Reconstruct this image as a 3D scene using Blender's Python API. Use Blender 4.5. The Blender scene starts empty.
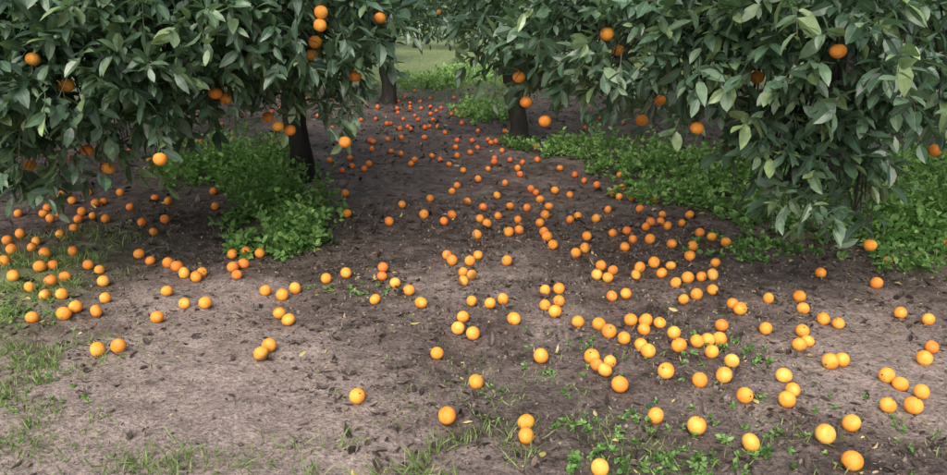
import bpy, math, numpy as np
from mathutils import Vector, Matrix
rng = np.random.default_rng(7)
scene = bpy.context.scene
scene.view_settings.view_transform = 'Standard'
scene.view_settings.look = 'None'
scene.view_settings.exposure = 0

# ---------------------------------------------------------------- camera
CAM_H = 1.60
PITCH = math.radians(17.0)
FPX = 743.0
cam_d = bpy.data.cameras.new("camera")
cam = bpy.data.objects.new("camera", cam_d)
scene.collection.objects.link(cam)
cam.location = (0, 0, CAM_H)
cam.rotation_euler = (math.radians(90) - PITCH, 0, 0)
cam_d.sensor_width = 36
cam_d.lens = FPX / 947 * 36
cam_d.clip_start = 0.05
cam_d.clip_end = 600
scene.camera = cam

def ray(px, py):
    a = (px - 473.5) / FPX; b = (237.5 - py) / FPX
    c, s = math.cos(PITCH), math.sin(PITCH)
    return np.array([a, c + b * s, -s + b * c])
def ground_pt(px, py, z=0.0):          # photo measurement -> ground position (metres)
    d = ray(px, py); t = (z - CAM_H) / d[2]
    return d[0] * t, d[1] * t
def space_pt(px, py, dist):            # photo measurement + horizontal distance -> position
    d = ray(px, py); t = dist / d[1]
    return np.array([0, 0, CAM_H]) + d * t

# ---------------------------------------------------------------- noise
TAB = np.random.default_rng(3).random((256, 256))
def vn(x, y, s=0):
    x = np.asarray(x, float) + 37.3 * s + 500; y = np.asarray(y, float) + 17.7 * s + 500
    xi = np.floor(x).astype(int); yi = np.floor(y).astype(int)
    fx = x - xi; fy = y - yi
    fx = fx * fx * (3 - 2 * fx); fy = fy * fy * (3 - 2 * fy)
    g = lambda i, j: TAB[i % 256, j % 256]
    return (g(xi, yi) * (1 - fx) + g(xi + 1, yi) * fx) * (1 - fy) + (g(xi, yi + 1) * (1 - fx) + g(xi + 1, yi + 1) * fx) * fy
def gh(x, y):
    return (0.10 * (vn(x / 3.1, y / 3.1, 1) - .5) + 0.035 * (vn(x / .7, y / .7, 2) - .5)
            + 0.028 * (vn(x / .2, y / .2, 3) - .5) + 0.018 * (vn(x / .08, y / .08, 4) - .5))
def bare(x, y):
    g = lambda cx, cy, rx, ry: np.exp(-(((x - cx) / rx) ** 2 + ((y - cy) / ry) ** 2))
    b = 1.15 * g(-1.35, 2.9, .75, .75) + .55 * g(-1.7, 4.0, .6, .5) + 1.15 * g(1.95, 3.0, .42, .7) + .5 * g(-.6, 2.5, .4, .5) + .45 * g(2.1, 4.1, .5, .4) + .3 * g(.2, 4.2, .5, .5)
    return np.clip(b + .45 * (vn(x / .35, y / .35, 6) - .5) + .2 * (vn(x / .1, y / .1, 16) - .5), 0, 1)

# ---------------------------------------------------------------- mesh helpers
def norm(a): return a / np.maximum(np.linalg.norm(a, axis=-1, keepdims=True), 1e-9)
class MB:
    def __init__(s): s.v = []; s.c = []; s.t = []; s.q = []; s.tm = []; s.qm = []; s.n = 0
    def add(s, v, tris=None, quads=None, col=None, mat=0):
        v = np.asarray(v, float).reshape(-1, 3)
        if len(v) == 0: return
        if col is None: col = np.full((len(v), 3), .5)
        s.v.append(v); s.c.append(np.asarray(col, float).reshape(-1, 3))
        if tris is not None and len(tris):
            t = np.asarray(tris).reshape(-1, 3) + s.n; s.t.append(t); s.tm.append(np.full(len(t), mat))
        if quads is not None and len(quads):
            q = np.asarray(quads).reshape(-1, 4) + s.n; s.q.append(q); s.qm.append(np.full(len(q), mat))
        s.n += len(v)
    def build(s, name, mats, smooth=False, parent=None):
        V = np.concatenate(s.v); C = np.concatenate(s.c)
        T = np.concatenate(s.t) if s.t else np.zeros((0, 3), int)
        Q = np.concatenate(s.q) if s.q else np.zeros((0, 4), int)
        mi = np.concatenate((s.tm if s.tm else []) + (s.qm if s.qm else []))
        me = bpy.data.meshes.new(name)
        me.vertices.add(len(V)); me.vertices.foreach_set("co", V.astype(np.float32).ravel())
        L = np.concatenate([T.ravel(), Q.ravel()]).astype(np.int32)
        me.loops.add(len(L)); me.loops.foreach_set("vertex_index", L)
        st = np.concatenate([np.arange(len(T)) * 3, len(T) * 3 + np.arange(len(Q)) * 4]).astype(np.int32)
        me.polygons.add(len(st)); me.polygons.foreach_set("loop_start", st)
        me.polygons.foreach_set("material_index", mi.astype(np.int32))
        me.polygons.foreach_set("use_smooth", np.full(len(st), smooth))
        me.update(calc_edges=True)
        a = me.attributes.new("vcol", 'FLOAT_COLOR', 'POINT')
        a.data.foreach_set("color", np.concatenate([C, np.ones((len(C), 1))], 1).astype(np.float32).ravel())
        for m in mats: me.materials.append(m)
        o = bpy.data.objects.new(name, me); scene.collection.objects.link(o)
        if parent: o.parent = parent
        return o

def add_leaves(mb, P, D, N, L, W, curl, fold, tint, rnd, simple=False, mat=0):
    n = len(P)
    if n == 0: return
    D = norm(D); N = norm(N - (N * D).sum(1, keepdims=True) * D); S = np.cross(D, N)
    L = L[:, None]; W = W[:, None]; curl = curl[:, None]; fold = fold[:, None]
    secs = [(.52, 1.0)] if simple else [(.22, .72), (.52, 1.0), (.80, .62)]
    pts = [P]; mid = [1.0]
    for t, w in secs:
        c = P + D * L * t - N * curl * L * t * t
        for sg in (-1, 0, 1):
            pts.append(c + S * sg * W * .5 * w + (N * fold * W * .5 * w if sg else 0)); mid.append(0.0 if sg else 1.0)
    pts.append(P + D * L - N * curl * L); mid.append(1.0)
    k = len(pts)
    V = np.stack(pts, 1)
    col = np.zeros((n, k, 3)); col[:, :, 0] = tint[:, None]; col[:, :, 1] = np.array(mid)[None]; col[:, :, 2] = rnd[:, None]
    if simple:
        t = np.array([(0, 2, 1), (0, 3, 2), (1, 2, 4), (2, 3, 4)]); q = None
    else:
        t = np.array([(0, 2, 1), (0, 3, 2), (7, 8, 10), (8, 9, 10)]); q = np.array([(1, 2, 5, 4), (2, 3, 6, 5), (4, 5, 8, 7), (5, 6, 9, 8)])
    off = (np.arange(n) * k)[:, None, None]
    mb.add(V, (t[None] + off), None if q is None else (q[None] + off), col, mat)

def tube(mb, pts, rad, sides=8, mat=0, tint=.5, rough=0.0):
    pts = np.asarray(pts, float); n = len(pts)
    tan = norm(np.gradient(pts, axis=0))
    ref = np.array([0.31, 0.95, 0.12]) if abs(tan[0][2]) > .6 else np.array([0.05, 0.1, 1.0])
    A = norm(np.cross(tan, ref)); B = np.cross(tan, A)
    th = np.linspace(0, 2 * np.pi, sides, endpoint=False)
    r = np.asarray(rad, float)[:, None] * (1 + rough * (rng.random((n, sides)) - .5))
    V = pts[:, None] + A[:, None] * (np.cos(th)[None, :, None] * r[..., None]) + B[:, None] * (np.sin(th)[None, :, None] * r[..., None])
    i = np.arange(n - 1)[:, None] * sides; j = np.arange(sides)[None]; j2 = (j + 1) % sides
    q = np.stack([i + j, i + j2, i + sides + j2, i + sides + j], -1)
    col = np.full((n * sides, 3), tint)
    mb.add(V, None, q, col, mat)

def thin_tubes(mb, P0, P1, P2, r0, mat=0):   # many 3-sided twigs, vectorised
    n = len(P0)
    if n == 0: return
    tan = norm(P2 - P0); ref = np.tile([.3, .2, .93], (n, 1)); A = norm(np.cross(tan, ref)); B = np.cross(tan, A)
    rings = []
    for P, r in ((P0, r0), (P1, r0 * .8), (P2, r0 * .45)):
        for k in range(3):
            a = k * 2.0944; rings.append(P + (A * math.cos(a) + B * math.sin(a)) * r)
    V = np.stack(rings, 1)
    q = np.array([(a + k, a + (k + 1) % 3, a + 3 + (k + 1) % 3, a + 3 + k) for a in (0, 3) for k in range(3)])
    mb.add(V, None, q[None] + (np.arange(n) * 9)[:, None, None], None, mat)

CLEAR = []   # fruit positions: foliage is thinned on their open side
def add_sprigs(mb, P, D, ln, k=11, leafL=.115, ratio=.44, droop=.12, grav=.2, simple=False, light=0.0, twig=.0022, tmat=1, up=1.0, spread=1.0, clear=False, fold=.3, tv=.15):
    n = len(P); D = norm(D)
    ref = norm(rng.normal(size=(n, 3))); A = norm(np.cross(D, ref)); B = np.cross(D, A)
    ph = rng.random(n) * 6.28
    sp_t = rng.normal(0, tv, n)
    LP = []; LD = []; LL = []; LT = []
    for j in range(k):
        t = (j + .6) / k
        base = P + D * (ln * t)[:, None] + np.array([0, 0, -1]) * (grav * ln * t * t)[:, None]
        a = ph + 2.4 * j + rng.normal(0, .3, n)
        rad = A * np.cos(a)[:, None] + B * np.sin(a)[:, None]
        d = D * (.25 + .75 * t) + rad * spread * (1.15 - .5 * t) + np.array([0, 0, -droop]) + rng.normal(0, .25, (n, 3))
        LP.append(base); LD.append(d); LL.append(leafL * rng.uniform(.5, 1.25, n) * (.8 + .3 * math.sin(t * 3.1)))
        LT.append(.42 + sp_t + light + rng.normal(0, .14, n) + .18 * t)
    LP = np.concatenate(LP); LD = norm(np.concatenate(LD)); LL = np.concatenate(LL); LT = np.concatenate(LT)
    m = len(LP)
    keep = rng.random(m) > .08
    if clear:
        for o in CLEAR:
            tow = norm(np.array([0, 0, CAM_H]) - o)
            w = LP + LD * (LL * .5)[:, None] - o; s = np.clip(w @ tow, -.02, 1.4)
            keep &= np.linalg.norm(w - s[:, None] * tow, axis=1) > .07
    N = np.array([0, 0, up]) + rng.normal(0, .5, (m, 3))
    LP, LD, LL, LT, N = LP[keep], LD[keep], LL[keep], LT[keep], N[keep]; m = len(LP)
    add_leaves(mb, LP, LD, N, LL, LL * ratio * rng.uniform(.8, 1.2, m), rng.uniform(-.05, .5, m), rng.uniform(.3, 1.4, m) * fold, np.clip(LT, 0, 1), rng.random(m), simple)
    if twig > 0:
        mid = P + D * (ln * .5)[:, None] + np.array([0, 0, -1]) * (grav * ln * .25)[:, None]
        end = P + D * ln[:, None] + np.array([0, 0, -1]) * (grav * ln)[:, None]
        thin_tubes(mb, P, mid, end, twig, tmat)

# ---------------------------------------------------------------- materials
def mat_new(name):
    m = bpy.data.materials.new(name); m.use_nodes = True; nt = m.node_tree; nt.nodes.clear()
    out = nt.nodes.new("ShaderNodeOutputMaterial"); return m, nt, out
def ramp(nt, stops, fac=None):
    r = nt.nodes.new("ShaderNodeValToRGB"); e = r.color_ramp.elements
    while len(e) > 1: e.remove(e[-1])
    e[0].position = stops[0][0]; e[0].color = (*stops[0][1], 1)
    for p, c in stops[1:]:
        x = e.new(p); x.color = (*c, 1)
    if fac is not None: nt.links.new(fac, r.inputs[0])
    return r
def noise(nt, scale, detail=4, rough=.6, vec=None):
    n = nt.nodes.new("ShaderNodeTexNoise"); n.inputs["Scale"].default_value = scale; n.inputs["Detail"].default_value = detail; n.inputs["Roughness"].default_value = rough
    if vec is not None: nt.links.new(vec, n.inputs["Vector"])
    return n
def mixc(nt, fac, a, b, mode='MIX'):
    m = nt.nodes.new("ShaderNodeMix"); m.data_type = 'RGBA'; m.blend_type = mode
    for s, x in ((m.inputs[0], fac), (m.inputs[6], a), (m.inputs[7], b)):
        if isinstance(x, (float, int)): s.default_value = x
        elif isinstance(x, tuple): s.default_value = (*x, 1)
        else: nt.links.new(x, s)
    return m.outputs[2]
def vcol(nt):
    a = nt.nodes.new("ShaderNodeAttribute"); a.attribute_name = "vcol"
    s = nt.nodes.new("ShaderNodeSeparateColor"); nt.links.new(a.outputs["Color"], s.inputs[0]); return s.outputs

def leaf_mat(name, stops, rib, rough=.38, trans=.2, tcol=(.10, .22, .03), spec=.5, ribamt=.5):
    m, nt, out = mat_new(name); c = vcol(nt)
    r = ramp(nt, stops, c[0])
    rr = ramp(nt, [(.84, (0, 0, 0)), (.97, (ribamt,) * 3)], c[1])
    col = mixc(nt, rr.outputs[0], r.outputs[0], rib)
    geo = nt.nodes.new("ShaderNodeNewGeometry")
    nz = noise(nt, 25, 1, .6, geo.outputs["Position"])
    rz = ramp(nt, [(.3, (.72, .72, .72)), (.7, (1.2, 1.2, 1.2))], nz.outputs[0])
    col = mixc(nt, 1.0, col, rz.outputs[0], 'MULTIPLY')
    p = nt.nodes.new("ShaderNodeBsdfPrincipled"); nt.links.new(col, p.inputs["Base Color"])
    rg = nt.nodes.new("ShaderNodeMapRange"); nt.links.new(c[2], rg.inputs[0]); rg.inputs[3].default_value = rough - .08; rg.inputs[4].default_value = rough + .2
    nt.links.new(rg.outputs[0], p.inputs["Roughness"]); p.inputs["Specular IOR Level"].default_value = spec
    t = nt.nodes.new("ShaderNodeBsdfTranslucent"); t.inputs[0].default_value = (*tcol, 1)
    ms = nt.nodes.new("ShaderNodeMixShader"); ms.inputs[0].default_value = trans
    nt.links.new(p.outputs[0], ms.inputs[1]); nt.links.new(t.outputs[0], ms.inputs[2]); nt.links.new(ms.outputs[0], out.inputs[0])
    return m
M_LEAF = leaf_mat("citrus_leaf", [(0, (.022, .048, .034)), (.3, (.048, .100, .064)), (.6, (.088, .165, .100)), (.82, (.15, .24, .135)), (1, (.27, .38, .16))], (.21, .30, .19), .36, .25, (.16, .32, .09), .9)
M_WEED = leaf_mat("weed_leaf", [(0, (.05, .12, .03)), (.4, (.12, .26, .065)), (.75, (.22, .41, .11)), (1, (.34, .54, .18))], (.24, .40, .15), .5, .35, (.24, .46, .09), .4, .3)
M_GRASS = leaf_mat("grass_blade", [(0, (.09, .15, .04)), (.5, (.18, .28, .08)), (1, (.38, .42, .18))], (.22, .33, .1), .5, .25, (.28, .42, .1), .3, .2)
M_LITTER = leaf_mat("dead_leaf", [(0, (.026, .020, .017)), (.3, (.055, .041, .034)), (.6, (.115, .084, .066)), (.82, (.22, .16, .115)), (.94, (.40, .30, .19)), (1, (.52, .44, .16))], (.18, .13, .10), .5, .05, (.2, .1, .03), .45, .4)

def bark_mat(name, a, b, sc=14):
    m, nt, out = mat_new(name)
    tc = nt.nodes.new("ShaderNodeTexCoord"); mp = nt.nodes.new("ShaderNodeMapping"); mp.inputs["Scale"].default_value = (1, 1, .3)
    nt.links.new(tc.outputs["Object"], mp.inputs[0])
    n = noise(nt, sc, 4, .65, mp.outputs[0]); n2 = noise(nt, 3, 2, .6, tc.outputs["Object"])
    r = ramp(nt, [(.3, a), (.7, b)], n.outputs[0]); r2 = ramp(nt, [(.4, (.7, .7, .7)), (.62, (1.3, 1.35, 1.25))], n2.outputs[0])
    col = mixc(nt, 1.0, r.outputs[0], r2.outputs[0], 'MULTIPLY')
    p = nt.nodes.new("ShaderNodeBsdfPrincipled"); nt.links.new(col, p.inputs["Base Color"]); p.inputs["Roughness"].default_value = .85
    bp = nt.nodes.new("ShaderNodeBump"); bp.inputs["Strength"].default_value = .7; bp.inputs["Distance"].default_value = .02
    nt.links.new(n.outputs[0], bp.inputs["Height"]); nt.links.new(bp.outputs[0], p.inputs["Normal"]); nt.links.new(p.outputs[0], out.inputs[0]); return m
M_BARK = bark_mat("bark", (.008, .007, .007), (.036, .031, .029))
M_TWIG = bark_mat("twig_bark", (.04, .055, .03), (.12, .10, .07), 40)
M_CALYX = bark_mat("calyx", (.05, .07, .02), (.12, .13, .05), 60)

def orange_mat():
    m, nt, out = mat_new("orange_peel"); c = vcol(nt)
    r = ramp(nt, [(0, (.76, .16, .055)), (.35, (.87, .25, .05)), (.7, (.94, .38, .05)), (1, (.96, .53, .11))], c[0])
    geo = nt.nodes.new("ShaderNodeNewGeometry")
    n = noise(nt, 28, 2, .6, geo.outputs["Position"]); r2 = ramp(nt, [(.35, (.85, .78, .7)), (.6, (1.05, 1.05, 1.1))], n.outputs[0])
    col = mixc(nt, 1.0, r.outputs[0], r2.outputs[0], 'MULTIPLY')
    n3 = noise(nt, 60, 3, .7, geo.outputs["Position"]); r3 = ramp(nt, [(.62, (0, 0, 0)), (.72, (.55, .55, .55))], n3.outputs[0])
    col = mixc(nt, r3.outputs[0], col, (.25, .12, .05))
    r4 = ramp(nt, [(.5, (0, 0, 0)), (1, (.9, .9, .9))], c[2])
    col = mixc(nt, r4.outputs[0], col, (.12, .06, .03))
    p = nt.nodes.new("ShaderNodeBsdfPrincipled"); nt.links.new(col, p.inputs["Base Color"]); p.inputs["Roughness"].default_value = .55
    p.inputs["Specular IOR Level"].default_value = .35
    v = nt.nodes.new("ShaderNodeTexVoronoi"); v.inputs["Scale"].default_value = 420; nt.links.new(geo.outputs["Position"], v.inputs["Vector"])
    bp = nt.nodes.new("ShaderNodeBump"); bp.inputs["Strength"].default_value = .25; bp.inputs["Distance"].default_value = .001
    nt.links.new(v.outputs[0], bp.inputs["Height"]); nt.links.new(bp.outputs[0], p.inputs["Normal"]); nt.links.new(p.outputs[0], out.inputs[0]); return m
M_ORANGE = orange_mat()

def soil_mat():
    m, nt, out = mat_new("orchard_soil"); c = vcol(nt)
    geo = nt.nodes.new("ShaderNodeNewGeometry"); pos = geo.outputs["Position"]
    n1 = noise(nt, 1.6, 4, .65, pos); n2 = noise(nt, 10, 4, .7, pos); n3 = noise(nt, 55, 3, .75, pos)
    dark = ramp(nt, [(.32, (.036, .027, .024)), (.5, (.084, .063, .056)), (.68, (.155, .120, .107))], n2.outputs[0]).outputs[0]
    lite = ramp(nt, [(.3, (.19, .148, .130)), (.5, (.25, .198, .176)), (.7, (.31, .252, .225))], n2.outputs[0]).outputs[0]
    f = nt.nodes.new("ShaderNodeMath"); f.operation = 'MULTIPLY_ADD'; nt.links.new(n1.outputs[0], f.inputs[0]); f.inputs[1].default_value = .9; nt.links.new(c[0], f.inputs[2])
    fr = ramp(nt, [(.38, (.0, .0, .0)), (.62, (.30, .30, .30)), (1.05, (1, 1, 1))], f.outputs[0])
    col = mixc(nt, fr.outputs[0], dark, lite)
    sp = ramp(nt, [(.34, (.5, .5, .5)), (.5, (1, 1, 1)), (.66, (1.45, 1.43, 1.4))], n3.outputs[0])
    col = mixc(nt, 1.0, col, sp.outputs[0], 'MULTIPLY')
    g = nt.nodes.new("ShaderNodeMath"); g.operation = 'MULTIPLY'; nt.links.new(c[1], g.inputs[0])
    gr = ramp(nt, [(.35, (.2, .2, .2)), (.6, (1, 1, 1))], n2.outputs[0]); nt.links.new(gr.outputs[0], g.inputs[1])
    col = mixc(nt, g.outputs[0], col, (.24, .33, .11))
    p = nt.nodes.new("ShaderNodeBsdfPrincipled"); nt.links.new(col, p.inputs["Base Color"])
    rr = nt.nodes.new("ShaderNodeMapRange"); nt.links.new(n1.outputs[0], rr.inputs[0]); rr.inputs[1].default_value = .35; rr.inputs[2].default_value = .65; rr.inputs[3].default_value = .42; rr.inputs[4].default_value = .95
    nt.links.new(rr.outputs[0], p.inputs["Roughness"]); p.inputs["Specular IOR Level"].default_value = .45
    a = nt.nodes.new("ShaderNodeMath"); a.operation = 'MULTIPLY_ADD'; nt.links.new(n3.outputs[0], a.inputs[0]); a.inputs[1].default_value = .3; nt.links.new(n2.outputs[0], a.inputs[2])
    bp = nt.nodes.new("ShaderNodeBump"); bp.inputs["Strength"].default_value = .8; bp.inputs["Distance"].default_value = .035
    nt.links.new(a.outputs[0], bp.inputs["Height"]); nt.links.new(bp.outputs[0], p.inputs["Normal"]); nt.links.new(p.outputs[0], out.inputs[0]); return m
M_SOIL = soil_mat()

# ---------------------------------------------------------------- ground
xs = np.concatenate([[-300, -150, -80, -50, -35, -25], np.arange(-20, -5, .5), np.arange(-5, 5, .032), np.arange(5, 20, .5), [25, 35, 50, 80, 150, 300]])
ys = np.concatenate([[-300, -120, -60, -30, -15], np.arange(-8, 1.6, .4), np.arange(1.7, 7, .032), np.arange(7, 17, .08), np.arange(17, 40, .6), [45, 60, 90, 150, 300, 500]])
X, Y = np.meshgrid(xs, ys); Z = gh(X, Y)
nx, ny = len(xs), len(ys)
i = (np.arange(ny - 1) * nx)[:, None]; j = np.arange(nx - 1)[None]
Q = np.stack([i + j, i + j + 1, i + nx + j + 1, i + nx + j], -1)
G = np.clip((Y - 14) / 6, 0, 1) * .9 + .9 * np.exp(-((X + 2.75) / .35) ** 2 - ((Y - 3.8) / 1.3) ** 2) + np.clip((np.abs(X) - 6) / 6, 0, 1) * .5
gm = MB(); gm.add(np.stack([X, Y, Z], -1), None, Q, np.stack([bare(X, Y), np.clip(G, 0, 1), 0 * X], -1))
gm.build("ground", [M_SOIL], smooth=True)

# ---------------------------------------------------------------- oranges
def orange_template(nl=11, ns=16):
    v = [(0, 0, .93)]
    for a in range(1, nl):
        th = math.pi * a / nl; r = math.sin(th); z = math.cos(th) * .96
        if a == 1: z -= .015
        for b in range(ns): v.append((r * math.cos(2 * math.pi * b / ns), r * math.sin(2 * math.pi * b / ns), z))
    v.append((0, 0, -.95)); t = []; q = []
    for b in range(ns):
        t.append((0, 1 + b, 1 + (b + 1) % ns)); o = 1 + (nl - 2) * ns; t.append((len(v) - 1, o + (b + 1) % ns, o + b))
    for a in range(nl - 2):
        for b in range(ns):
            o = 1 + a * ns; q.append((o + b, o + ns + b, o + ns + (b + 1) % ns, o + (b + 1) % ns))
    return np.array(v), np.array(t), np.array(q)
OV, OT, OQ = orange_template()
CV = [(0, 0, .97)] + [(.17 * (1 if k % 2 else .5) * math.cos(k * .628), .17 * (1 if k % 2 else .5) * math.sin(k * .628), .955 + (.02 if k % 2 else 0)) for k in range(10)]
CV = np.array(CV); CT = np.array([(0, 1 + k, 1 + (k + 1) % 10) for k in range(10)])
def rand_rot():
    q = norm(rng.normal(size=4)); w, x, y, z = q
    return np.array([[1 - 2 * (y * y + z * z), 2 * (x * y - z * w), 2 * (x * z + y * w)], [2 * (x * y + z * w), 1 - 2 * (x * x + z * z), 2 * (y * z - x * w)], [2 * (x * z - y * w), 2 * (y * z + x * w), 1 - 2 * (x * x + y * y)]])
def add_orange(mb, c, r, tint, R=None, rot=0.0):
    R = rand_rot() if R is None else R
    sc = np.array([1, rng.uniform(.94, 1.04), rng.uniform(.88, 1.03)]) * r
    col = np.zeros((len(OV), 3)); col[:, 0] = np.clip(tint + rng.normal(0, .04) + OV[:, 0] * .12, 0, 1); col[:, 2] = np.clip(rot * (OV[:, 1] + .6), 0, 1)
    mb.add((OV * sc) @ R.T + c, OT, OQ, col, 0)
    if rng.random() < .7: mb.add((CV * sc) @ R.T + c, CT, None, None, 1)

GP = """7,239 47,206 43,211 72,199 78,216 74,227 60,233 50,217 32,248 45,253 40,268 12,251 53,265 73,250 5,263 65,276 51,283 30,289 14,279 62,295 32,317 64,314 76,309 96,310 105,296 99,266 103,279 139,253 97,346 118,343 157,316 167,291 184,301 205,301 150,258 168,263 177,267 184,273 196,275 202,271 153,227 142,221 165,219 168,200 155,196 215,205 213,188 237,275 233,268 244,265 240,236 246,251 265,286 282,292 295,287 279,310 288,315 269,343 261,351 326,276 336,277 346,273 260,253 232,252 347,213 357,392 375,299 383,265 382,274 395,282 409,289 421,302 437,350 447,411 476,378 447,253 452,259 470,259 463,270 463,280 472,274 478,253 507,258 477,233 503,297 490,305 472,302 463,316 458,326 473,330 514,317 545,304 545,290 559,288 559,300 555,311 541,354 578,319 599,323 612,293 626,291 609,332 624,338 631,316 637,321 646,317 644,328 655,327 660,321 592,354 597,361 610,359 605,367 617,361 620,382 641,345 648,352 666,371 656,412 697,423 751,441 674,332 679,346 689,346 697,341 708,338 712,350 720,336 722,322 709,321 700,378 724,375 732,359 745,395 784,374 787,400 793,388 740,309 769,294 766,327 824,315 803,327 808,337 800,341 839,320 852,322 830,363 842,360 887,374 901,381 922,390 888,405 913,408 925,355 932,346 929,316 901,309 851,425 825,437 843,444 852,463 526,420 526,432 538,438 600,468
389,221 402,204 424,215 452,189 430,196 457,183 444,222 452,214 480,218 487,223 498,213 510,203 518,217 509,233 519,229 549,204 545,213 544,230 553,243 540,222 547,237 570,217 578,214 587,233 596,216 608,206 576,251 585,247 613,230 627,228 633,238 625,244 601,264 613,268 597,272 608,275 622,270 640,264 636,272 654,262 662,270 671,263 688,274 690,254 702,273 713,271 676,280 697,290 684,294 713,285 733,301 650,238 651,218 646,224 668,222 682,219 672,240 693,241 700,230 712,234 726,240 716,258 804,303 800,292 877,280 821,270
370,140 372,149 388,140 369,162 364,168 391,151 401,154 411,163 387,125 400,130 408,128 418,119 425,128 433,118 445,133 432,155 440,158 449,163 457,155 470,152 463,168 478,177 488,166 494,160 502,150 505,180 497,193 483,205 467,200 520,172 531,185 540,196 527,203 555,187 570,190 597,181 584,177 612,187 622,182 632,192 505,132 496,141 342,170 350,156 330,158 376,118 398,110 410,104 420,98 405,95 415,90 430,95 441,105 452,112 462,122 478,131 488,138 472,140 345,190 322,200 560,165 575,172 590,166 620,170 643,186 655,195 640,205 663,208 690,210 120,190 95,200 88,188 130,205 60,190 18,212 88,262 20,232 36,240"""
ob = MB(); placed = []
def drop(x, y, r=None, tint=None):
    r = rng.uniform(.032, .039) if r is None else r
    for (a, b, rr) in placed:
        if (a - x) ** 2 + (b - y) ** 2 < (r + rr) ** 2 * .93: return
    placed.append((x, y, r))
    tint = (np.clip(.80 - .085 * (y - 2.5), .10, .85) if tint is None else tint) + rng.normal(0, .10)
    add_orange(ob, np.array([x, y, float(gh(x, y)) + r * .84]), r, tint, rot=(rng.uniform(.5, 1.0) if rng.random() < .04 else 0))
for tok in GP.split():
    a, b = map(float, tok.split(',')); x, y = ground_pt(a, b, .036); drop(x, y)
def scatter(cx, cy, rx, ry, n):
    for _ in range(n):
        drop(cx + rng.normal() * rx, cy + rng.normal() * ry)
scatter(-1.0, 12, .7, 1.4, 24); scatter(-2.9, 5.6, .7, .6, 8); scatter(1.3, 6.6, .9, 1.0, 8); scatter(-.3, 8.6, .8, 1.0, 10)
scatter(3.4, 6, .8, 1, 8); scatter(-4.2, 7.5, .9, 1.2, 20); scatter(.8, 10.5, 1.0, 1.0, 8); scatter(-2.7, 11, .8, 1.2, 24)
ob.build("fallen_oranges", [M_ORANGE, M_CALYX], smooth=True)

# ---------------------------------------------------------------- hanging fruit positions
HANG = {
 'A': [(321,12,4.2),(320,25,4.2),(315,42,4.5),(380,18,4.6),(33,59,3.9),(67,85,4.0),(62,84,4.1),(215,93,4.4),(225,98,4.5),(312,55,4.6),(355,76,4.6),(278,126,4.7),(290,130,4.8),(345,142,4.5),(160,159,3.9),(268,117,5.0),(108,168,4.4),(87,150,4.4),(30,165,4.7)],
 'B': [(519,77,4.5),(526,102,4.5),(545,121,4.4),(607,34,4.0),(642,120,4.8),(697,128,3.9),(838,51,3.4),(757,77,4.0),(870,245,4.2),(660,100,4.8),(618,50,4.3),(935,150,4.4)],
}
HP = {k: [space_pt(*p) for p in v] for k, v in HANG.items()}
CLEAR = [p for v in HP.values() for p in v]

# ---------------------------------------------------------------- trees
def crown_blobs(cx, cy, rx, ry, z0, H, nb, rb=.5, seed=0):
    r = np.random.default_rng(seed); out = []
    zc = z0 + (H - z0) * .35
    for k in range(nb):
        u = (k + .5) / nb; z = z0 + rb * .7 + (H - z0 - rb * 1.1) * u ** 1.05; az = k * 2.399963 + r.normal(0, .2)
        e = (z - zc) / ((H - zc) if z > zc else (zc - z0) * 1.9); e = min(abs(e), .98)
        s = math.sqrt(1 - e * e) * r.uniform(.80, 1.0)
        b = rb * r.uniform(.75, 1.3)
        out.append((cx + (rx - b * .6) * s * math.cos(az), cy + (ry - b * .6) * s * math.sin(az), z + r.normal(0, .08), b))
    return np.array(out)

def sprigs_from_blobs(blobs, cx, cy, dens, zhi=None):
    P = []; D = []
    for b in blobs:
        n = max(4, int(dens * b[3] ** 2 * 4))
        if zhi is not None and b[2] > zhi: n = int(n * .32)
        u = norm(rng.normal(size=(n, 3))); f = rng.random(n) ** .33
        p = b[:3] + u * np.array([1, 1, .85]) * (b[3] * f)[:, None]
        outw = norm(p - np.array([cx, cy, 1.3]))
        d = u * .6 + outw * .7 + np.array([0, 0, -.12]) + rng.normal(0, .45, (n, 3))
        P.append(p); D.append(d)
    return np.concatenate(P), norm(np.concatenate(D))

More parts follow.
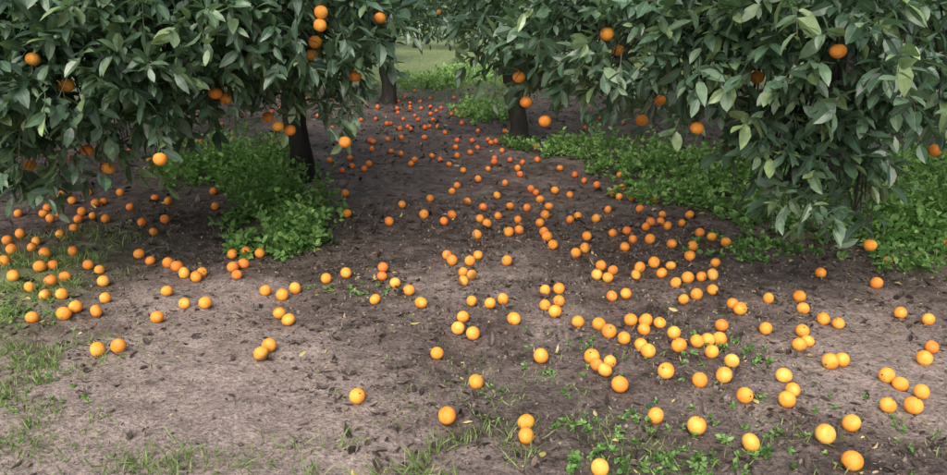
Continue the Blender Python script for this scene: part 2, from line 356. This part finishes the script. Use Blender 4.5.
def make_tree(trunk, crown, blobs, dens, tr=.12, near=False, fruits=(), nfruit=20, lean=(0, 0), split=.75, limbs=6, zhi=2.3, leafL=.113, k=11, light=0.05):
    root = bpy.data.objects.new("orange_tree", None); scene.collection.objects.link(root)
    tx, ty = trunk; cx, cy = crown; tz = float(gh(tx, ty))
    wb = MB()
    zz = np.array([-.05, 0.0, .06, .18, .35, .55, split]); fl = np.array([1.6, 1.38, 1.1, 1.0, .93, .95, 1.05])
    pts = np.stack([tx + lean[0] * zz + .03 * np.sin(zz * 7), ty + lean[1] * zz + .02 * np.cos(zz * 9), tz + zz], 1)
    tube(wb, pts, tr * fl, 16, rough=.18)
    top = pts[-1]; tips = []
    for l in range(limbs):
        az = l * 2 * math.pi / limbs + rng.normal(0, .25)
        rmax = float(np.percentile(np.hypot(blobs[:, 0] - cx, blobs[:, 1] - cy), 80))
        end = np.array([cx + rmax * .62 * math.cos(az), cy + rmax * .62 * math.sin(az), rng.uniform(1.7, 2.7)])
        t = np.linspace(0, 1, 9)[:, None]
        c = top + np.array([.35 * math.cos(az), .35 * math.sin(az), .8])
        p = (1 - t) ** 2 * (top - [0, 0, .1]) + 2 * t * (1 - t) * c + t * t * end + rng.normal(0, .03, (9, 3)) * (t > .05)
        tube(wb, p, tr * np.linspace(.62, .22, 9), 8, rough=.15); tips.append(p)
    allp = np.concatenate([p[3:] for p in tips])
    for bl in blobs:
        d = np.linalg.norm(allp - bl[:3], axis=1); s = allp[np.argmin(d)]
        t = np.linspace(0, 1, 7)[:, None]; c = (s + bl[:3]) / 2 + np.array([0, 0, .28 * d.min()])
        p = (1 - t) ** 2 * s + 2 * t * (1 - t) * c + t * t * bl[:3] + rng.normal(0, .02, (7, 3)) * (t > .05)
        tube(wb, p, np.linspace(.02, .006, 7), 5)
        for _ in range(6 if near else 2):   # side twigs
            u = norm(rng.normal(size=3)); e = bl[:3] + u * bl[3] * .9
            s2 = p[rng.integers(3, 7)]; m = (s2 + e) / 2 + np.array([0, 0, .06]); tube(wb, [s2, m, e], [.006, .005, .003], 4)
    wb.build("trunk_and_branches", [M_BARK], smooth=True, parent=root)
    P, D = sprigs_from_blobs(blobs, cx, cy, dens, zhi)
    fb = MB(); n = len(P)
    add_sprigs(fb, P, D, rng.uniform(.12, .28, n), k=k, leafL=leafL, simple=not near, clear=near, twig=.0024 if near else 0, light=light, tv=.19)
    fr = MB()
    for c in fruits:
        r = rng.uniform(.036, .041)
        add_orange(fr, c, r, rng.uniform(.45, .75), R=np.eye(3))
        h = c + np.array([0, 0, r * .95]); outw = norm(np.array([cx - c[0], cy - c[1], .5]))
        e = h + outw * .5 + np.array([0, 0, .12])
        tube(fb, [h, h + np.array([0, 0, .03]) + outw * .03, (h + e) / 2 + np.array([0, 0, .07]), e], [.002, .0025, .004, .006], 5, mat=1)
        q = np.array([h + outw * a + np.array([0, 0, .05 + a * .3]) for a in (.06, .12, .2)])
        add_sprigs(fb, q, norm(np.array([-outw * .3 + rng.normal(0, .7, 3) for _ in range(3)])), np.full(3, .13), k=7, leafL=.10, clear=True)
    for _ in range(nfruit):
        b = blobs[rng.integers(len(blobs))]; u = norm(rng.normal(size=3)); u[2] = -abs(u[2]) * .6
        c = b[:3] + u * b[3] * 1.02
        if near and c[1] < cy - .3 and c[2] < 2.1: continue
        add_orange(fr, c, .038, rng.uniform(.3, .6), R=np.eye(3)); tube(fb, [c + [0, 0, .036], c + [0, 0, .12], b[:3]], [.002, .003, .005], 4, mat=1)
    fb.build("foliage", [M_LEAF, M_TWIG], parent=root)
    if fr.n: fr.build("fruit", [M_ORANGE, M_CALYX], smooth=True, parent=root)
    return root

def sp(*a): px, py, d, r = a; p = space_pt(px, py, d); return (p[0], p[1], p[2], r)
def lift(B, y1, z1):
    return B[~((B[:, 1] < y1) & (B[:, 2] < z1))]
# near left tree
BA = crown_blobs(-2.9, 6.5, 2.35, 2.4, 1.3, 3.7, 66, .48, 1)
BA = lift(BA, 5.4, 1.7); BA = BA[~((BA[:, 0] > -1.4) & (BA[:, 2] < 1.6))]; BA = BA[~((BA[:, 0] > -.95) & (BA[:, 2] < 2.1))]
CA = np.array([sp(*t) for t in [(-40,105,4.4,.40),(10,105,4.2,.36),(10,155,4.6,.22),(50,130,4.2,.26),(60,145,4.5,.20),(105,70,4.2,.36),(90,135,4.6,.15),(125,120,4.6,.13),(150,60,4.3,.36),(165,108,4.5,.18),(195,72,4.5,.26),(200,30,4.3,.38),(238,55,4.6,.20),(222,95,5.0,.14),(50,50,4.1,.38),(0,50,4.1,.4),(120,15,4.2,.42),(145,140,5.2,.12),
      (265,32,4.8,.25),(300,10,4.5,.36),(290,55,4.8,.17),(325,50,4.6,.20),(340,88,4.7,.12),(345,5,4.7,.30),(350,50,4.9,.14),(315,92,5.2,.11),(275,85,5.6,.14),(255,0,4.6,.38),(60,0,4.2,.45),(170,-10,4.3,.45),(0,-10,4.2,.45),(368,12,5.0,.16)]])
make_tree((-1.70, 7.15), (-2.9, 6.5), np.concatenate([BA, CA]), 78, .112, True, HP['A'], 40, split=.85)
# near right tree
BB = crown_blobs(3.4, 6.5, 2.5, 2.5, 1.4, 3.8, 66, .48, 2)
BB = lift(BB, 5.6, 1.7)
CB = np.array([sp(*t) for t in [(500,30,4.8,.22),(488,50,4.9,.10),(522,60,4.8,.12),(540,20,4.5,.30),(555,76,4.6,.13),(590,30,4.2,.30),(605,66,4.6,.15),(650,40,4.0,.30),(655,80,4.5,.17),(700,85,4.1,.18),(710,30,3.9,.30),(745,105,4.0,.20),(770,50,3.8,.32),(800,100,3.9,.24),(790,145,3.9,.16),(755,165,3.8,.10),(815,168,3.8,.15),(820,196,3.75,.12),(785,192,3.8,.09),(860,200,3.9,.11),(850,165,4.0,.16),(850,120,3.9,.22),(860,55,3.5,.30),(905,88,3.9,.21),(940,50,3.8,.32),(950,100,4.2,.18),(990,95,4.0,.26),(640,95,5.2,.14),(700,105,5.2,.15),(520,-10,4.7,.28),(620,-15,4.2,.36),(730,-15,3.9,.36),(830,-5,3.6,.36),(930,-15,3.8,.38)]])
make_tree((3.15, 6.4), (3.3, 6.4), np.concatenate([BB, CB]), 78, .13, True, HP['B'], 36, split=.8)
def std(t, c, rx, ry, z0, H, nb, seed, dens=26, tr=.12, extra=None, **kw):
    bl = crown_blobs(c[0], c[1], rx, ry, z0, H, nb, .55, seed)
    if extra is not None: bl = np.concatenate([bl, np.array(extra)])
    make_tree(t, c, bl, dens, tr, False, (), 26, leafL=.145, k=9, **kw)
std((.58, 9.5), (1.15, 10.1), 1.8, 1.8, 1.3, 3.6, 46, 3, tr=.115, lean=(-.12, 0), split=1.0, extra=[(.55, 8.7, 1.25, .28), (.2, 8.9, 1.5, .3), (-.2, 9.6, 1.66, .3), (-.05, 9.0, 1.95, .4), (.9, 8.6, 1.2, .25)])
std((-1.58, 13.9), (-1.9, 14.3), 1.8, 2.0, 1.25, 3.6, 44, 4, tr=.135, split=1.1, extra=[(-.5, 12.8, 1.9, .35), (-.1, 13.5, 1.95, .35), (-1.2, 12.9, 1.7, .35)])
std((-6.2, 10.8), (-6.0, 10.8), 2.6, 2.4, .8, 3.8, 50, 5)
std((5.6, 11.0), (5.6, 11.0), 2.5, 2.3, .9, 3.8, 50, 6)
std((2.9, 14.8), (2.9, 14.8), 2.0, 2.2, .9, 3.7, 44, 7)
std((-6.0, 15.6), (-6.0, 15.6), 2.5, 2.4, .7, 3.8, 42, 8, dens=20)
std((-4.8, 19.5), (-4.8, 19.5), 2.2, 2.2, .7, 3.8, 36, 9, dens=18, light=.2)  # leaf tint raised: brightness of the far opening put into colour
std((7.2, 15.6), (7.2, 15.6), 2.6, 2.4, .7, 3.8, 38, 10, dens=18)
std((3.1, 20.2), (3.1, 20.2), 2.2, 2.3, .7, 3.8, 36, 11, dens=18, light=.2)  # leaf tint raised too, painting in the brighter far light
std((-7.6, 5.5), (-7.6, 5.5), 2.2, 2.3, .8, 3.8, 34, 12, dens=18)
std((8.3, 6.0), (8.3, 6.0), 2.3, 2.3, .8, 3.8, 34, 13, dens=18)

# distant orchard mass
db = MB()
def far_tree(x, y, nb, dens, L, light=0.0):
    tube(db, [(x, y, -.1), (x + .05, y, .6), (x, y, 1.4)], [.16, .12, .1], 7, mat=1)
    bl = crown_blobs(x, y, 2.3, 2.3, .5, 4.0, nb, .75, int(rng.integers(1e6)))
    P, D = sprigs_from_blobs(bl, x, y, dens); add_sprigs(db, P, D, np.full(len(P), .4), k=8, leafL=L, ratio=.5, simple=True, twig=0, light=light)
for (yy, x0, x1, st) in ((26, -24, 24, 3.9), (33, -34, 34, 4.4), (44, -50, 50, 5)):
    for x in np.arange(x0, x1, st):
        x += rng.normal(0, .4); y = yy + rng.normal(0, .6)
        if yy < 30 and -3.6 < x < 1.6: continue
        far_tree(x, y, 22, 5, .30, .45)  # pale leaf tint paints in the haze and sunlight down the row
for x0, ysd in ((-13, np.arange(4, 26, 4.2)), (13.5, np.arange(4, 26, 4.2))):
    for y in ysd: far_tree(x0 + rng.normal(0, .4), y, 22, 5, .28)
db.build("distant_orange_trees", [M_LEAF, M_BARK])

# ---------------------------------------------------------------- weeds
def weed(cx, cy, rx, ry, h, n, L=.04, name="weed_patch", light=0):
    mb = MB()
    a = rng.random(n) * 6.283; r = np.sqrt(rng.random(n)) ; r = r * (.45 + 1.1 * vn(a * 1.6 + cx, a * 0 + cy, 5))
    x = cx + rx * r * np.cos(a); y = cy + ry * r * np.sin(a)
    cl = vn(x / .17, y / .17, 9)
    if n > 60:
        k = rng.random(n) < np.clip(.15 + 1.5 * (cl - .15), .12, 1); x, y, r, cl = x[k], y[k], r[k], cl[k]; n = len(x)
    hh = h * (1.1 - .6 * np.clip(r, 0, 1.2) ** 2) * rng.uniform(.4, 1.25, n) * (.3 + 1.3 * cl); hh = np.maximum(hh, .02)
    P = np.stack([x, y, gh(x, y)], 1); D = np.stack([rng.normal(0, .55, n), rng.normal(0, .55, n), np.ones(n)], 1)
    add_sprigs(mb, P, D, hh, k=10, leafL=L, ratio=.6, droop=.0, grav=.12, light=light, twig=.0016, spread=1.2, tmat=0, fold=.25, tv=.22)
    return mb.build(name, [M_WEED])
weed(-2.45, 7.7, .75, .6, .52, 560, .062, light=.12)
weed(-2.0, 6.8, .35, .4, .32, 160, .06, light=.1)
weed(-1.55, 5.8, .38, .55, .42, 300, .056, light=.05)
weed(-1.33, 5.1, .27, .40, .30, 210, .050, light=.05)
weed(1.5, 8.7, .9, .7, .30, 380, .06, light=.28)
weed(.75, 9.0, .5, .4, .22, 90, .055, light=.2)
weed(2.1, 7.6, .85, .6, .26, 360, .06, light=.22)
weed(2.0, 6.5, .7, .65, .22, 260, .055, light=.1)
weed(2.7, 5.7, .6, .5, .24, 280, .055, light=.05)
weed(3.4, 5.7, .65, .8, .42, 500, .062, light=.08)
weed(1.95, 5.0, .45, .35, .09, 120, .04)
weed(4.2, 7.6, 1.0, .9, .4, 480, .065, light=.25)
weed(3.0, 7.9, .9, .7, .30, 420, .06, light=.22)
weed(2.9, 4.75, .5, .3, .16, 150, .048)
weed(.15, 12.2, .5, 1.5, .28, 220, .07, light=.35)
weed(-1.0, 17.5, 1.0, 1.8, .25, 260, .09, light=.5)  # lightened tint paints in the sunlit ground of the gap
weed(.1, 19.5, 1.5, 2.8, .3, 380, .10, light=.55)  # far sunlight painted into the leaf tint here as well
weed(.62, 2.34, .26, .10, .05, 46, .024)
weed(.72, 2.62, .2, .12, .035, 20, .02)
weed(1.02, 2.47, .26, .16, .04, 28, .022)
weed(1.28, 3.35, .22, .2, .035, 26, .022)
weed(.42, 2.65, .08, .06, .04, 9, .022)
weed(-.62, 4.15, .3, .14, .03, 16, .022)
weed(-2.5, 3.6, .3, .6, .03, 50, .02)
weed(-2.0, 2.9, .3, .4, .025, 30, .018)
weed(.55, 3.1, .5, .4, .025, 30, .018)
weed(1.4, 2.7, .6, .4, .025, 28, .018)

# grass
gb = MB()
def grass(cx, cy, rx, ry, n, h):
    x = cx + rx * rng.normal(0, .6, n); y = cy + ry * rng.normal(0, .6, n)
    keep = vn(x / .13, y / .13, 12) > .45; x, y = x[keep], y[keep]; n = len(x)
    D = np.stack([rng.normal(0, .6, n), rng.normal(0, .6, n), np.ones(n)], 1)
    L = h * rng.uniform(.4, 1.2, n)
    add_leaves(gb, np.stack([x, y, gh(x, y) - .003], 1), D, rng.normal(size=(n, 3)), L, np.full(n, .0045) * rng.uniform(.7, 1.5, n), rng.uniform(.1, .8, n), np.full(n, .2), np.clip(rng.normal(.5, .22, n), 0, 1), rng.random(n))
grass(-2.75, 3.9, .38, 1.0, 5600, .055); grass(-2.15, 3.15, .35, .4, 1900, .045); grass(-1.85, 2.6, .35, .25, 700, .045); grass(-2.9, 5.0, .4, .5, 900, .07)
grass(-.12, 2.42, .30, .2, 700, .075); grass(-.65, 2.4, .24, .16, 300, .065); grass(-1.15, 2.4, .2, .12, 220, .07); grass(.15, 2.9, .6, .4, 700, .03)
grass(.65, 2.45, .25, .2, 260, .05); grass(1.2, 2.5, .25, .3, 200, .05); grass(1.0, 3.6, .6, .6, 400, .03); grass(-.5, 18, 1.6, 4, 6000, .16); grass(-.2, 3.6, .8, .8, 400, .025)
grass(1.9, 2.5, .3, .15, 120, .045)
gb.build("grass", [M_GRASS])

# ---------------------------------------------------------------- litter
lb = MB()
def litter(n, xr, yr, Ls, sh=.16, th=.93):
    x = rng.uniform(*xr, n); y = rng.uniform(*yr, n)
    p = (1 - th * bare(x, y)) * (.1 + 1.5 * vn(x / .4, y / .4, 8)); k = rng.random(n) < p
    x, y = x[k], y[k]; n = len(x)
    a = rng.random(n) * 6.283
    D = np.stack([np.cos(a), np.sin(a), rng.normal(0, .15, n)], 1); N = np.stack([rng.normal(0, .35, n), rng.normal(0, .35, n), np.ones(n)], 1)
    L = Ls * rng.uniform(.3, 1.2, n); z = gh(x, y) + .001 + .006 * rng.random(n)
    tint = np.clip(rng.gamma(2.0, sh, n), 0, 1)
    add_leaves(lb, np.stack([x, y, z], 1), D, N, L, L * rng.uniform(.25, .6, n), rng.normal(0, .4, n), rng.normal(0, .6, n), tint, rng.random(n))
litter(9500, (-2.8, 3.2), (2.1, 6.0), .050, .18)
litter(12000, (-5.5, 6), (5.0, 16), .075, .18)
litter(26000, (-2.8, 3.2), (2.1, 6), .018, .22)
n = 2600; x = rng.uniform(-3, 3.5, n); y = rng.uniform(2.1, 8, n); a = rng.random(n) * 6.283; L = rng.uniform(.02, .08, n)
z = gh(x, y) + .006; d = np.stack([np.cos(a) * L, np.sin(a) * L, rng.normal(0, .006, n)], 1); P0 = np.stack([x, y, z], 1)
thin_tubes(lb, P0, P0 + d * .5 + rng.normal(0, .004, (n, 3)), P0 + d, .0014, 1)
lb.build("leaf_litter", [M_LITTER, M_TWIG])
sb = MB(); IV = np.array([(0, 0, 1), (1, 0, 0), (0, 1, 0), (-1, 0, 0), (0, -1, 0), (0, 0, -1), ]); IT = np.array([(0, 1, 2), (0, 2, 3), (0, 3, 4), (0, 4, 1), (5, 2, 1), (5, 3, 2), (5, 4, 3), (5, 1, 4)])
n = 11000; x = rng.uniform(-3, 3.2, n); y = rng.uniform(2.1, 6.5, n); k = rng.random(n) < (1 - .8 * bare(x, y)); x, y = x[k], y[k]; n = len(x)
s = .003 + .013 * rng.random(n) ** 3
V = IV[None] * s[:, None, None] * rng.uniform(.6, 1.4, (n, 6, 3)) + np.stack([x, y, gh(x, y) + s * .2], 1)[:, None]
sb.add(V, IT[None] + (np.arange(n) * 6)[:, None, None], None, np.repeat(np.stack([rng.random(n) * .5, 0 * x, 0 * x], 1), 6, 0))
sb.build("soil_clods", [M_SOIL], smooth=True)

# ---------------------------------------------------------------- light
el, az = math.radians(48), math.radians(195)
w = bpy.data.worlds.new("World"); scene.world = w; w.use_nodes = True; nt = w.node_tree; nt.nodes.clear()
o = nt.nodes.new("ShaderNodeOutputWorld"); b = nt.nodes.new("ShaderNodeBackground"); s = nt.nodes.new("ShaderNodeTexSky")
s.sky_type = 'NISHITA'; s.sun_disc = False; s.sun_elevation = el; s.sun_rotation = az; s.dust_density = 6; s.air_density = 1.0; s.ozone_density = 1.0
nt.links.new(s.outputs[0], b.inputs[0]); b.inputs[1].default_value = .15; nt.links.new(b.outputs[0], o.inputs[0])
sd = bpy.data.lights.new("sun", 'SUN'); sd.energy = 3.1; sd.angle = math.radians(65); sd.color = (1, .98, .95)
so = bpy.data.objects.new("sun", sd); scene.collection.objects.link(so)
dv = Vector((math.sin(az) * math.cos(el), math.cos(az) * math.cos(el), math.sin(el)))
so.rotation_euler = (-dv).to_track_quat('-Z', 'Y').to_euler(); so.location = dv * 20
